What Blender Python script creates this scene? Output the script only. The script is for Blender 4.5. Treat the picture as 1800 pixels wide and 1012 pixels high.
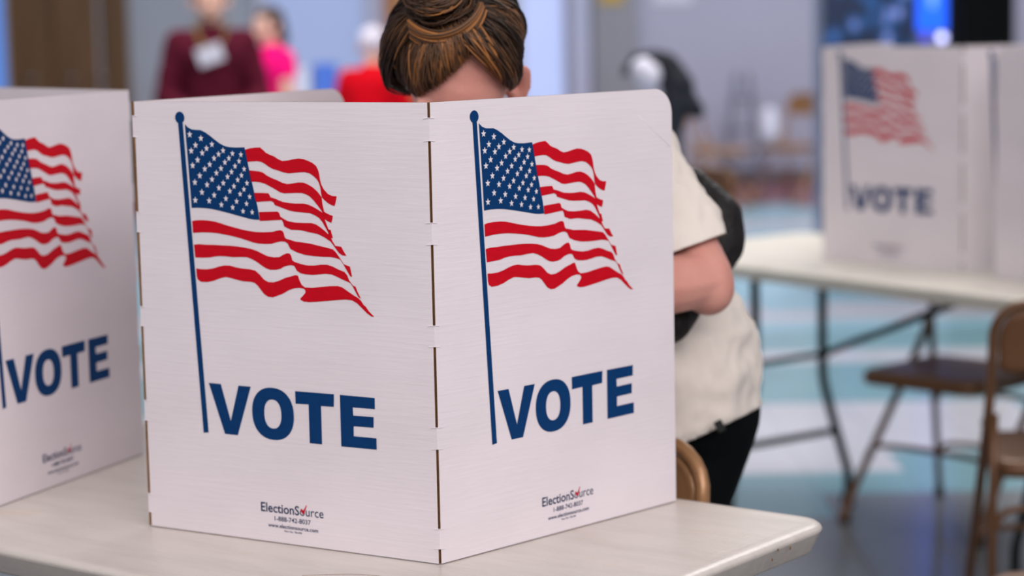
import bpy, bmesh, math, random
from mathutils import Vector, Matrix, noise
from mathutils.geometry import tessellate_polygon
R = math.radians
sc = bpy.context.scene
COL = sc.collection
for o in list(bpy.data.objects): bpy.data.objects.remove(o)

# ------------------------------------------------------------------ camera
EYE = Vector((0, 0, 1.4495)); FPX = 3826.7; PITCH = R(7.1739); ROLL = R(-1.2019)
FWD = Vector((0, math.cos(PITCH), -math.sin(PITCH)))
U0 = Vector((0, math.sin(PITCH), math.cos(PITCH))); R0 = Vector((1, 0, 0))
RT = R0 * math.cos(ROLL) + U0 * math.sin(ROLL)
UP = -R0 * math.sin(ROLL) + U0 * math.cos(ROLL)
cam = bpy.data.cameras.new('camera'); camo = bpy.data.objects.new('camera', cam); COL.objects.link(camo)
m = Matrix((RT, UP, -FWD)).transposed().to_4x4(); m.translation = EYE
camo.matrix_world = m
cam.sensor_width = 36; cam.lens = FPX / 1800 * 36; cam.clip_start = .05; cam.clip_end = 100
cam.dof.use_dof = True; cam.dof.focus_distance = 2.76; cam.dof.aperture_fstop = 2.6
sc.camera = camo
def at(px, py, d):
    """a point of the place seen at photo pixel px,py, at distance d along world Y"""
    r = FWD + RT * ((px - 900) / FPX) + UP * ((506 - py) / FPX)
    return EYE + r * (d / r.y)
def at_z(px, py, z):
    r = FWD + RT * ((px - 900) / FPX) + UP * ((506 - py) / FPX)
    return EYE + r * ((z - EYE.z) / r.z)

# ------------------------------------------------------------------ light
sc.view_settings.view_transform = 'Standard'; sc.view_settings.look = 'None'
sc.view_settings.gamma = 1; sc.view_settings.use_curve_mapping = False
sc.view_settings.exposure = 0.0
sc.cycles.use_denoising = True
w = bpy.data.worlds.new('hall_light'); sc.world = w; w.use_nodes = True
bg = w.node_tree.nodes['Background']; bg.inputs[0].default_value = (.93, .93, 1.0, 1); bg.inputs[1].default_value = .30
def area(name, loc, size, power, col, target):
    l = bpy.data.lights.new(name, 'AREA'); l.shape = 'RECTANGLE'; l.size, l.size_y = size
    l.energy = power; l.color = col
    o = bpy.data.objects.new(name, l); COL.objects.link(o); o.location = loc
    o.rotation_euler = (Vector(target) - Vector(loc)).to_track_quat('-Z', 'Y').to_euler()
    return o
area('overhead_lamp', (2.7, .2, 3.8), (3, 2.4), 98, (1, .95, .96), (.0, 3.2, .9))
area('overhead_lamp', (.4, -1.6, 3.6), (3, 1.6), 118, (1, .95, .96), (-.3, 3.2, .9))  # unseen fill lamp above the camera, added to even the light on the booths
area('overhead_lamp', (-2.3, .5, 3.8), (3, 2.4), 48, (1, .95, .95), (-.4, 3.2, .8))
area('overhead_lamp', (1.5, 7.6, 3.8), (2.4, 2.4), 125, (1, .97, .95), (1.3, 7.0, 0))
area('overhead_lamp', (-1.5, 10.5, 3.8), (2.4, 2.4), 130, (.95, .96, 1), (-1.4, 11.5, 1))
area('overhead_lamp', (2.5, 13, 3.9), (2.4, 2.4), 160, (.92, .94, 1), (2.0, 15, .4))

# ------------------------------------------------------------------ helpers
def srgb(r, g, b):
    f = lambda c: (c / 255 / 12.92) if c / 255 <= .04045 else ((c / 255 + .055) / 1.055) ** 2.4
    return (f(r), f(g), f(b), 1)
def mat(name, col, rough=.5, metal=0, spec=.5, bump=0, bscale=(60, 60, 60), var=0, vscale=(3, 3, 3), var_col=None, sss=0, emis=0, detail=4):
    mt = bpy.data.materials.new(name); mt.use_nodes = True; nt = mt.node_tree; n = nt.nodes; L = nt.links
    b = n['Principled BSDF']; b.inputs['Base Color'].default_value = col; b.inputs['Roughness'].default_value = rough
    b.inputs['Metallic'].default_value = metal; b.inputs['Specular IOR Level'].default_value = spec
    if sss:
        b.inputs['Subsurface Weight'].default_value = sss; b.inputs['Subsurface Radius'].default_value = (1, .3, .15); b.inputs['Subsurface Scale'].default_value = .012
    if emis:
        b.inputs['Emission Color'].default_value = col; b.inputs['Emission Strength'].default_value = emis; b.inputs['Base Color'].default_value = (col[0] * .2, col[1] * .2, col[2] * .2, 1)
    def noise_at(scale, det=4):
        tc = n.new('ShaderNodeTexCoord'); mp = n.new('ShaderNodeMapping'); mp.inputs['Scale'].default_value = scale
        nz = n.new('ShaderNodeTexNoise'); nz.inputs['Scale'].default_value = 1; nz.inputs['Detail'].default_value = det
        L.new(tc.outputs['Object'], mp.inputs['Vector']); L.new(mp.outputs[0], nz.inputs['Vector']); return nz
    if bump:
        nz = noise_at(bscale, detail); bp = n.new('ShaderNodeBump'); bp.inputs['Strength'].default_value = 1; bp.inputs['Distance'].default_value = bump
        L.new(nz.outputs['Fac'], bp.inputs['Height']); L.new(bp.outputs[0], b.inputs['Normal'])
    if (var or var_col) and not emis:
        nz = noise_at(vscale); cr = n.new('ShaderNodeValToRGB')
        a = col; c2 = var_col or tuple(min(1, x * (1 + var)) for x in col[:3]) + (1,)
        if not var_col: a = tuple(x * (1 - var) for x in col[:3]) + (1,)
        cr.color_ramp.elements[0].position = .35; cr.color_ramp.elements[1].position = .65
        cr.color_ramp.elements[0].color = a; cr.color_ramp.elements[1].color = c2
        L.new(nz.outputs['Fac'], cr.inputs[0]); L.new(cr.outputs[0], b.inputs['Base Color'])
    return mt
def link(o, parent=None):
    COL.objects.link(o)
    if parent: o.parent = parent
    return o
def tag(o, label=None, cat=None, group=None, kind=None):
    if label: o['label'] = label
    if cat: o['category'] = cat
    if group: o['group'] = group
    if kind: o['kind'] = kind
    return o
def empty(name, loc=(0, 0, 0), rz=0, label=None, cat=None, group=None):
    o = bpy.data.objects.new(name, None); o.empty_display_size = .05; link(o)
    o.location = loc; o.rotation_euler = (0, 0, rz); return tag(o, label, cat, group)
def obj(name, bm, mats, parent=None, smooth=False, me=None):
    if me is None:
        bmesh.ops.recalc_face_normals(bm, faces=bm.faces)
        me = bpy.data.meshes.new(name); bm.to_mesh(me); bm.free()
    o = bpy.data.objects.new(name, me)
    for mt in (mats if isinstance(mats, (list, tuple)) else [mats]):
        if mt and len(me.materials) < 8 and mt.name not in [x.name for x in me.materials if x]: me.materials.append(mt)
    if smooth:
        for p in me.polygons: p.use_smooth = True
    return link(o, parent)
def copy_tree(o, parent=None):
    c = o.copy(); COL.objects.link(c); c.parent = parent
    for ch in list(o.children): copy_tree(ch, c)
    return c
def box(bm, a, b, bevel=0, M=None, mi=0):
    x0, y0, z0 = a; x1, y1, z1 = b
    r = bmesh.ops.create_cube(bm, size=1)
    S = Matrix.Diagonal(((x1 - x0), (y1 - y0), (z1 - z0), 1)); T = Matrix.Translation(((x0 + x1) / 2, (y0 + y1) / 2, (z0 + z1) / 2))
    X = T @ S if M is None else M @ T @ S
    bmesh.ops.transform(bm, matrix=X, verts=r['verts'])
    es = list({e for v in r['verts'] for e in v.link_edges}); fs = list({f for v in r['verts'] for f in v.link_faces})
    for f in fs: f.material_index = mi
    if bevel: bmesh.ops.bevel(bm, geom=es, offset=bevel, segments=3, affect='EDGES', profile=.6)
def smooth_path(pts, sub=5):
    P = [Vector(p) for p in pts]; out = []
    for i in range(len(P) - 1):
        p0 = P[max(i - 1, 0)]; p1 = P[i]; p2 = P[i + 1]; p3 = P[min(i + 2, len(P) - 1)]
        for k in range(sub):
            t = k / sub
            out.append(.5 * ((2 * p1) + (p2 - p0) * t + (2 * p0 - 5 * p1 + 4 * p2 - p3) * t * t + (3 * p1 - p0 - 3 * p2 + p3) * t ** 3))
    out.append(P[-1]); return out
def tube(bm, pts, r, n=10, cap=True, mi=0, flat=1.0, lay=None, val=0):
    P = [Vector(p) for p in pts]; rings = []; prev = None
    for i, p in enumerate(P):
        t = (P[min(i + 1, len(P) - 1)] - P[max(i - 1, 0)]).normalized()
        if prev is None:
            a = t.orthogonal().normalized()
        else:
            a = (prev - t * prev.dot(t)); a = a.normalized() if a.length > 1e-6 else t.orthogonal().normalized()
        prev = a; b = t.cross(a); rr = r[i] if isinstance(r, (list, tuple)) else r
        rings.append([bm.verts.new(p + (a * math.cos(2 * math.pi * k / n) + b * math.sin(2 * math.pi * k / n) * flat) * rr) for k in range(n)])
    if lay is not None:
        for rg in rings:
            for v in rg: v[lay] = val
    for i in range(len(rings) - 1):
        for k in range(n):
            f = bm.faces.new((rings[i][k], rings[i][(k + 1) % n], rings[i + 1][(k + 1) % n], rings[i + 1][k])); f.smooth = True; f.material_index = mi
    if cap:
        f = bm.faces.new(rings[0][::-1]); f.material_index = mi
        f = bm.faces.new(rings[-1]); f.material_index = mi
def poly(bm, pts, y, mi=0, holes=()):
    loops = [[Vector((p[0], y, p[1])) for p in pts]] + [[Vector((p[0], y, p[1])) for p in h] for h in holes]
    flat = [v for lp in loops for v in lp]
    vs = [bm.verts.new(v) for v in flat]
    for t in tessellate_polygon([[Vector((v.x, v.z, 0)) for v in lp] for lp in loops]):
        try:
            f = bm.faces.new([vs[i] for i in t]); f.material_index = mi
        except ValueError: pass
def capsule(bm, p0, r0, p1=None, r1=None, seg=14):
    """hull of two spheres, added as its own closed shell"""
    b2 = bmesh.new()
    for p, r in ((p0, r0), (p1, r1)):
        if p is None: continue
        bmesh.ops.create_icosphere(b2, subdivisions=2, radius=r, matrix=Matrix.Translation(Vector(p)))
    if p1 is not None:
        res = bmesh.ops.convex_hull(b2, input=b2.verts)
        bmesh.ops.delete(b2, geom=[v for v in b2.verts if not v.link_faces], context='VERTS')
        inner = [g for g in res['geom_interior'] if isinstance(g, bmesh.types.BMVert) and g.is_valid]
        bmesh.ops.delete(b2, geom=inner, context='VERTS')
    me = bpy.data.meshes.new('t'); b2.to_mesh(me); b2.free(); bm.from_mesh(me); bpy.data.meshes.remove(me)
def ellip(bm, c, rad, M=None):
    X = Matrix.Translation(Vector(c)) @ Matrix.Diagonal((*rad, 1))
    if M is not None: X = M @ X
    bmesh.ops.create_icosphere(bm, subdivisions=3, radius=1, matrix=X)
def remesh(bm, voxel, smooth_it=6, fac=.5):
    me = bpy.data.meshes.new('t'); bm.to_mesh(me); bm.free()
    o = bpy.data.objects.new('t', me); COL.objects.link(o)
    md = o.modifiers.new('r', 'REMESH'); md.mode = 'VOXEL'; md.voxel_size = voxel; md.use_smooth_shade = True
    ms = o.modifiers.new('s', 'SMOOTH'); ms.iterations = smooth_it; ms.factor = fac
    dg = bpy.context.evaluated_depsgraph_get(); me2 = bpy.data.meshes.new_from_object(o.evaluated_get(dg))
    bpy.data.objects.remove(o); bpy.data.meshes.remove(me)
    for p in me2.polygons: p.use_smooth = True
    me2.materials.clear(); return me2

# ------------------------------------------------------------------ materials
M_board = mat('white_coated_cardboard', srgb(228, 219, 223), .62, spec=.3, bump=.0005, bscale=(14, 14, 190), var=.03, vscale=(5, 5, 9), detail=5)
M_kraft = mat('raw_brown_cardboard', srgb(124, 88, 52), .9, bump=.001, bscale=(300, 300, 90), var=.18, vscale=(60, 60, 60))
M_blue = mat('dark_blue_ink', srgb(2, 54, 104), .6, spec=.15, var=.06, vscale=(40, 40, 200))
M_red = mat('red_ink', srgb(198, 4, 28), .6, spec=.15, var=.05, vscale=(40, 40, 200))
M_star = mat('unprinted_white', srgb(228, 219, 223), .62, spec=.3)
M_ink = mat('navy_ink', srgb(20, 45, 85), .5, spec=.3)
M_black = mat('black_fabric', srgb(18, 18, 20), .7, spec=.15, bump=.002, bscale=(300, 300, 300))
M_bag = mat('black_nylon', srgb(26, 22, 22), .6, spec=.3, bump=.003, bscale=(120, 120, 120))
M_pants = mat('black_leggings', srgb(6, 10, 12), .8, spec=.1, bump=.001, bscale=(250, 250, 250))
M_skin = mat('skin', srgb(208, 144, 130), .5, spec=.35, bump=.0006, bscale=(160, 160, 160), var_col=srgb(216, 156, 142), vscale=(14, 14, 14), sss=.25)
M_skin2 = mat('pale_skin', srgb(214, 165, 145), .55, var=.05)
M_shirt = mat('cream_jersey', srgb(226, 216, 206), .85, spec=.2, bump=.0008, bscale=(420, 420, 420), var=.02, vscale=(6, 6, 6))
M_chair = mat('tan_enamelled_steel', srgb(158, 116, 78), .32, metal=.25, bump=.0004, bscale=(60, 60, 60), var=.05, vscale=(8, 8, 8))
M_chair_dark = mat('brown_enamelled_steel', srgb(104, 70, 44), .38, metal=.2, bump=.0004, bscale=(60, 60, 60), var=.06, vscale=(8, 8, 8))
M_cup = mat('rubber_foot', srgb(60, 48, 40), .8, bump=.0005)
M_leg = mat('dark_grey_steel', srgb(26, 34, 34), .45, spec=.3, bump=.0003, var=.05)
M_rivet = mat('bright_steel', srgb(190, 185, 180), .25, metal=.9, bump=.0002)
M_tag = mat('black_label', srgb(20, 20, 20), .6, bump=.0003)
def hair_mat(name, dark, mid, light):
    mt = mat(name, mid, .45, spec=.3, bump=.0004, bscale=(260, 260, 60)); nt = mt.node_tree; n = nt.nodes
    at_ = n.new('ShaderNodeAttribute'); at_.attribute_name = 'shade'
    cr = n.new('ShaderNodeValToRGB'); e = cr.color_ramp.elements
    e[0].color = dark; e[0].position = 0; e[1].color = light; e[1].position = 1; e.new(.55).color = mid
    nt.links.new(at_.outputs['Fac'], cr.inputs[0]); nt.links.new(cr.outputs[0], n['Principled BSDF'].inputs['Base Color']); return mt
M_hair = hair_mat('brown_hair', srgb(30, 20, 12), srgb(90, 64, 46), srgb(196, 128, 64))

def table_mat(name, base):
    mt = mat(name, base, .33, spec=.45, bump=.0006, bscale=(180, 180, 180)); nt = mt.node_tree; n = nt.nodes; L = nt.links
    b = n['Principled BSDF']; tc = n.new('ShaderNodeTexCoord'); mp = n.new('ShaderNodeMapping'); mp.inputs['Scale'].default_value = (5, 26, 5)
    nz = n.new('ShaderNodeTexNoise'); nz.inputs['Scale'].default_value = 1; nz.inputs['Detail'].default_value = 8; nz.inputs['Roughness'].default_value = .7
    L.new(tc.outputs['Object'], mp.inputs['Vector']); L.new(mp.outputs[0], nz.inputs['Vector'])
    cr = n.new('ShaderNodeValToRGB'); e = cr.color_ramp.elements
    e[0].position = .34; e[0].color = tuple(x * .89 for x in base[:3]) + (1,); e[1].position = .58; e[1].color = base
    L.new(nz.outputs['Fac'], cr.inputs[0])
    nz2 = n.new('ShaderNodeTexNoise'); nz2.inputs['Scale'].default_value = 9; nz2.inputs['Detail'].default_value = 3; L.new(tc.outputs['Object'], nz2.inputs['Vector'])
    c2 = n.new('ShaderNodeValToRGB'); c2.color_ramp.elements[0].position = .60; c2.color_ramp.elements[1].position = .80
    L.new(nz2.outputs['Fac'], c2.inputs[0])
    mx = n.new('ShaderNodeMixRGB'); mx.inputs[2].default_value = srgb(196, 158, 122)
    ml = n.new('ShaderNodeMath'); ml.operation = 'MULTIPLY'; ml.inputs[1].default_value = .35
    L.new(c2.outputs[0], ml.inputs[0]); L.new(ml.outputs[0], mx.inputs[0]); L.new(cr.outputs[0], mx.inputs[1]); L.new(mx.outputs[0], b.inputs['Base Color'])
    return mt
M_table = table_mat('off_white_moulded_plastic', srgb(208, 199, 191))
M_table2 = table_mat('cream_moulded_plastic', srgb(236, 230, 216))

# ------------------------------------------------------------------ the hall
def floor_mat():
    mt = mat('waxed_vinyl_tile', srgb(180, 184, 192), .2, spec=.5); nt = mt.node_tree; n = nt.nodes; L = nt.links; b = n['Principled BSDF']
    tc = n.new('ShaderNodeTexCoord')
    sn = n.new('ShaderNodeVectorMath'); sn.operation = 'SNAP'; sn.inputs[1].default_value = (.305, .305, 1); L.new(tc.outputs['Object'], sn.inputs[0])
    nz = n.new('ShaderNodeTexNoise'); nz.inputs['Scale'].default_value = .55; nz.inputs['Detail'].default_value = 1.5; L.new(sn.outputs[0], nz.inputs['Vector'])
    sx = n.new('ShaderNodeSeparateXYZ'); L.new(sn.outputs[0], sx.inputs[0])
    ml = n.new('ShaderNodeMath'); ml.operation = 'MULTIPLY_ADD'; ml.inputs[1].default_value = 1.6; L.new(nz.outputs['Fac'], ml.inputs[0]); L.new(sx.outputs['Y'], ml.inputs[2])
    dv = n.new('ShaderNodeMath'); dv.operation = 'DIVIDE'; dv.inputs[1].default_value = 22; L.new(ml.outputs[0], dv.inputs[0])
    cr = n.new('ShaderNodeValToRGB'); cr.color_ramp.interpolation = 'CONSTANT'; e = cr.color_ramp.elements
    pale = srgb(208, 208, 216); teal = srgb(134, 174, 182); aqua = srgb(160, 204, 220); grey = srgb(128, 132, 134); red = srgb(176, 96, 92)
    seq = [(0, grey), (6.85, teal), (7.25, pale), (8.5, teal), (9.35, pale), (9.75, teal), (10.4, aqua), (10.9, pale), (11.4, aqua), (13, pale), (13.8, aqua), (14.8, pale), (15.7, aqua), (16.7, red)]  # nearest grey band puts the tables' shadow into the tile colour
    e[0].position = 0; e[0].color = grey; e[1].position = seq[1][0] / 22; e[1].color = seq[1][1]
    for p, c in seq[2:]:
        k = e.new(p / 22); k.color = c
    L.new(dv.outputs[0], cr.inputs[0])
    bk = n.new('ShaderNodeTexBrick'); bk.offset = 0; bk.inputs['Scale'].default_value = 1; bk.inputs['Brick Width'].default_value = .305; bk.inputs['Row Height'].default_value = .305
    bk.inputs['Mortar Size'].default_value = .0018; bk.inputs['Color1'].default_value = (1, 1, 1, 1); bk.inputs['Color2'].default_value = (.93, .93, .93, 1); bk.inputs['Mortar'].default_value = (.6, .6, .6, 1)
    L.new(tc.outputs['Object'], bk.inputs['Vector'])
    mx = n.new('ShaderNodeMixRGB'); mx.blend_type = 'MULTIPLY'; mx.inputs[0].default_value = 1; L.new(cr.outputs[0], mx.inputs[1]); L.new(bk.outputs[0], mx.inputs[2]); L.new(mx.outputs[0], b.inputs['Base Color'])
    return mt
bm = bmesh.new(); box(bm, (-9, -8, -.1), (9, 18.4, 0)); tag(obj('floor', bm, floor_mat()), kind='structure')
M_wall = mat('painted_block_wall', srgb(178, 180, 200), .7, bump=.002, bscale=(9, 9, 18), var=.03, vscale=(1, 1, 1))
M_wall_d = mat('grey_painted_wall', srgb(146, 148, 156), .7, bump=.002, bscale=(9, 9, 18), var=.03)
M_col = mat('pale_column_paint', srgb(186, 190, 214), .6, bump=.001, var=.02)
def px_x(px, y): return at(px, 60, y).x
YW = 18.2
def wall(name, x0, x1, mt, y0=YW, y1=YW + .2, z0=0, z1=3.6):
    b = bmesh.new(); box(b, (x0, y0, z0), (x1, y1, z1)); return tag(obj(name, b, mt), kind='structure')
M_daylit = mat('daylit_frosted_glass', srgb(150, 166, 208), .3, emis=.95, var=.05, vscale=(.7, .7, .7))
M_daylit2 = mat('bright_frosted_glass', srgb(178, 192, 240), .3, emis=1.0)
M_frame = mat('white_window_frame', srgb(200, 204, 220), .5, bump=.0005)
def window(name, a, b_, mt, mull=2, y=YW, z0=.5, z1=2.6):
    x0 = px_x(a, y); x1 = px_x(b_, y); r = bmesh.new()
    box(r, (x0, y - .03, z0), (x1, y + .0, z1)); o = tag(obj(name, r, mt), kind='structure')
    f = bmesh.new(); fw = .07
    box(f, (x0, y - .07, z0), (x0 + fw, y - .031, z1)); box(f, (x1 - fw, y - .07, z0), (x1, y - .031, z1))
    box(f, (x0 + fw, y - .07, z0), (x1 - fw, y - .031, z0 + fw)); box(f, (x0 + fw, y - .07, z1 - fw), (x1 - fw, y - .031, z1))
    obj('window_frame', f, M_frame, o); return o
wall('wall_back', -9, px_x(1040, YW), mat('light_grey_painted_wall', srgb(172, 180, 192), .7, bump=.002, bscale=(9, 9, 18), var=.03))
wall('wall_back_right', px_x(1040, YW), px_x(1118, YW), M_wall_d, YW - .2)
wall('wall_far_right', px_x(1118, YW), 9, M_wall)
wall('wall_left', -9.2, -9, M_wall, -8, YW)
wall('wall_right', 9, 9.2, M_wall, -8, YW)
# a baseboard
b = bmesh.new(); box(b, (px_x(1118, YW), YW - .03, 0), (8.9, YW, .12)); tag(obj('baseboard_back', b, mat('dark_cove_base', srgb(96, 92, 104), .5, bump=.0005)), kind='structure')
window('window_1', -60, 24, mat('blue_daylit_glass', srgb(88, 140, 226), .3, emis=.9, var=.15, vscale=(1, 1, 2)), z0=.3)
window('window_2', 168, 194, mat('dusky_blue_glass', srgb(56, 72, 116), .3, emis=.9))
window('window_3', 452, 668, M_daylit, z0=.3)
window('window_4', 905, 1004, M_daylit2, z0=.3)
b = bmesh.new(); box(b, (px_x(1004, YW), YW - .35, 0), (px_x(1034, YW), YW - .001, 3.6), .02); tag(obj('column', b, M_col), kind='structure')['kind'] = 'structure'
b = bmesh.new(); box(b, (px_x(645, YW), YW - .3, 0), (px_x(676, YW), YW - .001, 3.6), .02); tag(obj('column', b, M_col), kind='structure')
M_oak = mat('brown_varnished_wood', srgb(108, 78, 46), .5, bump=.001, bscale=(30, 30, 3), var=.18, vscale=(8, 8, .7))
M_oak2 = mat('tan_varnished_wood', srgb(182, 124, 74), .45, bump=.001, bscale=(30, 30, 3), var=.12, vscale=(8, 8, .7))
def door(name, a, b_, mt, y=YW, panels=1):
    x0 = px_x(a, y); x1 = px_x(b_, y); r = bmesh.new(); box(r, (x0, y - .08, .02), (x1, y - .02, 2.5), .006)
    o = tag(obj(name, r, mt), kind='structure')
    h = bmesh.new(); zz = 1.0; xx = x1 - .12
    tube(h, [(xx, y - .08, zz), (xx, y - .14, zz), (xx - .1, y - .14, zz)], .012); obj('door_handle', h, M_rivet, o)
    r = bmesh.new(); t = .06
    box(r, (x0 - t, y - .1, 0), (x0 - .002, y - .001, 2.56)); box(r, (x1 + .002, y - .1, 0), (x1 + t, y - .001, 2.56)); box(r, (x0 - t, y - .1, 2.502), (x1 + t, y - .001, 2.56))
    obj('door_frame', r, mt, o); return o
door('door_1', 30, 94, M_oak); door('door_2', 98, 162, M_oak); door('door_3', 196, 214, M_oak); door('door_4', 680, 760, M_oak2)

# ------------------------------------------------------------------ tables
def rrect(L_, W_, r, n=8):
    out = []
    for cx, cy, a0 in ((L_ - r, W_ - r, 0), (r, W_ - r, 90), (r, r, 180), (L_ - r, r, 270)):
        for k in range(n + 1):
            a = R(a0 + 90 * k / n); out.append((cx + r * math.cos(a), cy + r * math.sin(a)))
    return out
def tabletop(L_, W_, th, mt, parent, extra=None):
    bm = bmesh.new(); prof = [(.030, -.0015), (.016, 0), (.006, -.001), (.002, -.004), (0, -.008), (.003, -.012), (.015, -th + .004), (.019, -th), (.030, -th), (.034, -th + .012)]
    rings = []
    for ins, z in prof:
        rings.append([bm.verts.new((x + ins, y + ins, z)) for x, y in rrect(L_ - 2 * ins, W_ - 2 * ins, max(.055 - ins, .01))])
    n = len(rings[0])
    for i in range(len(rings) - 1):
        for k in range(n):
            f = bm.faces.new((rings[i][k], rings[i][(k + 1) % n], rings[i + 1][(k + 1) % n], rings[i + 1][k])); f.smooth = True
    bm.faces.new(rings[0]); bm.faces.new(rings[-1][::-1])
    if extra: extra(bm)
    return obj('tabletop', bm, [mt, M_kraft], parent)
def table(name, corner, dirv, L_, legs, label, mt, th=.042, group=None, extra=None, brace=None):
    """corner = the left end of the near edge, x axis runs along the near edge, y axis away from the camera"""
    rz = math.atan2(dirv[1], dirv[0])
    t = empty(name, (corner[0], corner[1], 0), rz, label, 'table', group)
    top = tabletop(L_, .76, th, mt, t, extra); top.location = (0, 0, .74)
    for (x, ya, yb, lean) in legs:
        zt = .74 - th
        for y, s in ((ya, -1), (yb, 1)):
            b = bmesh.new(); tube(b, smooth_path([(x, y - s * .05, zt - .001), (x, y - s * .05, .45), (x, y - s * .04, .36), (x, y + s * .03, .16), (x, y + s * .05, .10), (x, y + s * .05, .02)], 4), .0135)
            lg = obj('leg', b, M_leg, t)
            b = bmesh.new(); tube(b, [(x, y + s * .05, 0), (x, y + s * .05, .035)], .019); obj('leg_cap', b, M_black, lg)
        b = bmesh.new(); tube(b, [(x, ya + .004, .23), (x, yb - .004, .23)], .011); obj('crossbar', b, M_leg, t)
        ym = (ya + yb) / 2
        b = bmesh.new(); tube(b, [(x, ya + .05, .46), (x, yb - .05, .46)], .009); obj('crossbar', b, M_leg, t)
        b = bmesh.new(); tube(b, [(x + .005, ym + brace if brace else ym, .46), (x + lean, ym + brace if brace else ym, zt - .001)], .011); obj('brace', b, M_leg, t)
    return t
V2 = lambda x, y: Vector((x, y))
ud = V2(.79, -.613).normalized()
def scuffs(bm):
    # chips in the edge near the right corner and a long pale scratch
    for x, z in ((2.4405, -.016), (2.4405, -.024), (2.4405, -.018)): pass
    pts = smooth_path([(2.02, .12, .0004), (2.08, .165, .0004), (2.15, .175, .0004), (2.18, .15, .0004)], 6)
    tube(bm, pts, .00025, n=5, mi=1)
    for y, z, s in ((.60, -.010, .0022), (.585, -.020, .0026), (.632, -.014, .003)):
        bmesh.ops.create_icosphere(bm, subdivisions=1, radius=1, matrix=Matrix.Translation((2.44, y, z)) @ Matrix.Diagonal((.0008, s * .7, s, 1)))
        for v in bm.verts[-12:]:
            for f in v.link_faces: f.material_index = 1
cr = V2(.447, 2.975); vd = V2(.613, .79)
near_left = cr - ud * 2.44 - vd * .76
T1 = table('folding_table', near_left, ud, 2.44, [(.35, .13, .63, .45), (2.09, .13, .63, -.45)], 'nearest white plastic folding table with the large sharp voting booths on it', M_table, extra=scuffs)
fd = V2(.587, -.81).normalized()
T2 = table('folding_table', V2(.32, 6.48), fd, 1.83, [(.57, -.02, .34, .62), (1.5, .1, .6, -.45)], 'blurred cream folding table at the right, behind the woman', M_table2, brace=.12)

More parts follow.
